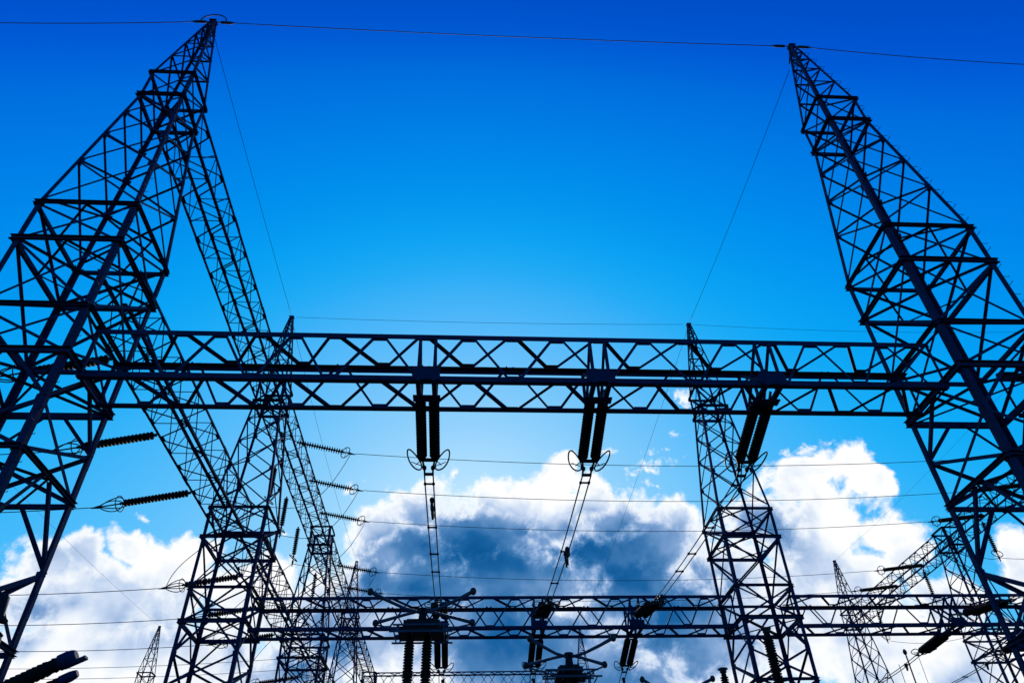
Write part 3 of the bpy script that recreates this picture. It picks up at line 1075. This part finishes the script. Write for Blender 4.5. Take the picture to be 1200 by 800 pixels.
def post(label, x, y, z, r=0.17, cap=0.2):
    t = thing('post_insulator', label, 'insulator', (x, y, 0), 'upright post insulators')
    m = MB()
    m.lathe((0, 0, 3.0), (0, 0, 1), post_profile(z - 3.0 - 0.2, r, r * 0.6), 16)
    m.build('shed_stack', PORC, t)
    m = MB()
    m.lathe((0, 0, z - 0.2), (0, 0, 1), [(0, r * 0.6), (0.03, cap * 0.7), (0.10, cap * 0.6), (0.13, cap), (0.17, cap), (0.2, cap * 0.5)], 12)
    m.build('cap', HARD, t)
    m = MB()
    for sx in (-1, 1):
        for sy in (-1, 1):
            m.angle((sx * 0.35, sy * 0.35, 0), (sx * 0.25, sy * 0.25, 2.95), V((-sx, 0, 0)), V((0, -sy, 0)), 0.10, 0.010)
    m.box((0, 0, 2.97), (0.33, 0.33, 0.025))
    m.build('stand', STEEL, t)


post('post insulator seen through the lower part of the second right tower', 11.2, 26.8, 10.4, 0.19)
post('short post insulator tip left of the second right tower at the bottom edge', 10.2, 29.5, 9.75, 0.16)
for i, x in enumerate(allx):
    post('low post holding the far end of the %s outgoing twin conductor' % ['left', 'middle', 'right', 'fourth', 'fifth', 'sixth'][i], x, 58.5, 11.95 if i < 3 else 14.95)


# leaning interrupters at the lower left corner
def leaning(label, tip, foot, r, with_hood):
    tip, foot = V(tip), V(foot)
    t = thing('leaning_insulator', label, 'insulator', foot, 'leaning insulators at the lower left')
    d = (tip - foot).normalized()
    ln = (tip - foot).length
    m = MB()
    m.lathe((0, 0, 0), d, shed_prof(ln - 0.16, 0.06, r, r * 0.86, 0.05), 18)
    m.build('shed_stack', PORC, t)
    m = MB()
    m.lathe(d * (ln - 0.17), d, [(0, r * 0.95), (0.01, r * 1.04), (0.10, r * 1.04), (0.14, r * 0.9), (0.17, r * 0.7)], 18)
    if with_hood:
        s = V((0, 0, -1))
        m.bar(d * (ln - 0.10) + s * r * 0.9, d * (ln + 0.12) + s * r * 1.0, 0.07, 0.03)
    m.build('end_cap', STEEL, t)
    m = MB()
    m.tube([V((0, 0, 0.05)), V((-0.1, 0, -foot.z * 0.5)), V((-0.1, 0, -foot.z))], 0.11, 10)
    m.box((-0.1, 0, -foot.z + 0.02), (0.3, 0.3, 0.03))
    m.build('support_column', STEEL, t)


leaning('thick leaning black insulator with a metal end cap in the lower left corner', (-3.98, 8.0, 4.00), (-5.35, 8.05, 3.30), 0.078, True)
leaning('thinner leaning ribbed insulator just under the thick one in the lower left corner', (-3.92, 8.02, 3.83), (-5.10, 8.05, 3.25), 0.050, False)
# clamp head on a post at the left edge
t = thing('disconnector_head', 'dark hooked clamp head peeking in at the lower left edge', 'switchgear', (-5.22, 8.0, 0))
m = MB()
m.lathe((0, 0, 3.0), (0, 0, 1), shed_prof(1.25, 0.05, 0.11, 0.075, 0.06), 14)
m.build('post_insulator', PORC, t)
m = MB()
m.tube([V((0, 0, 0.0)), V((0, 0, 3.0))], 0.09, 10)
m.box((0, 0, 0.03), (0.25, 0.25, 0.03))
m.build('support_column', STEEL, t)
m = MB()
m.tube([V((0, 0, 4.2)), V((0.02, 0, 4.5)), V((0.12, 0, 4.62)), V((0.24, 0, 4.56)), V((0.30, 0, 4.38)), V((0.40, 0, 4.34))], [0.12, 0.12, 0.11, 0.10, 0.06, 0.025], 10)
m.tube([V((0.27, 0, 4.38)), V((0.29, 0, 4.28)), V((0.36, 0, 4.18))], [0.03, 0.03, 0.07], 8)
m.lathe(V((0.05, 0, 4.10)), V((1, 0, 0.25)), [(0, 0.05), (0.1, 0.07), (0.25, 0.09), (0.33, 0.09), (0.36, 0.04)], 10)
m.build('clamp', BOXM, t)
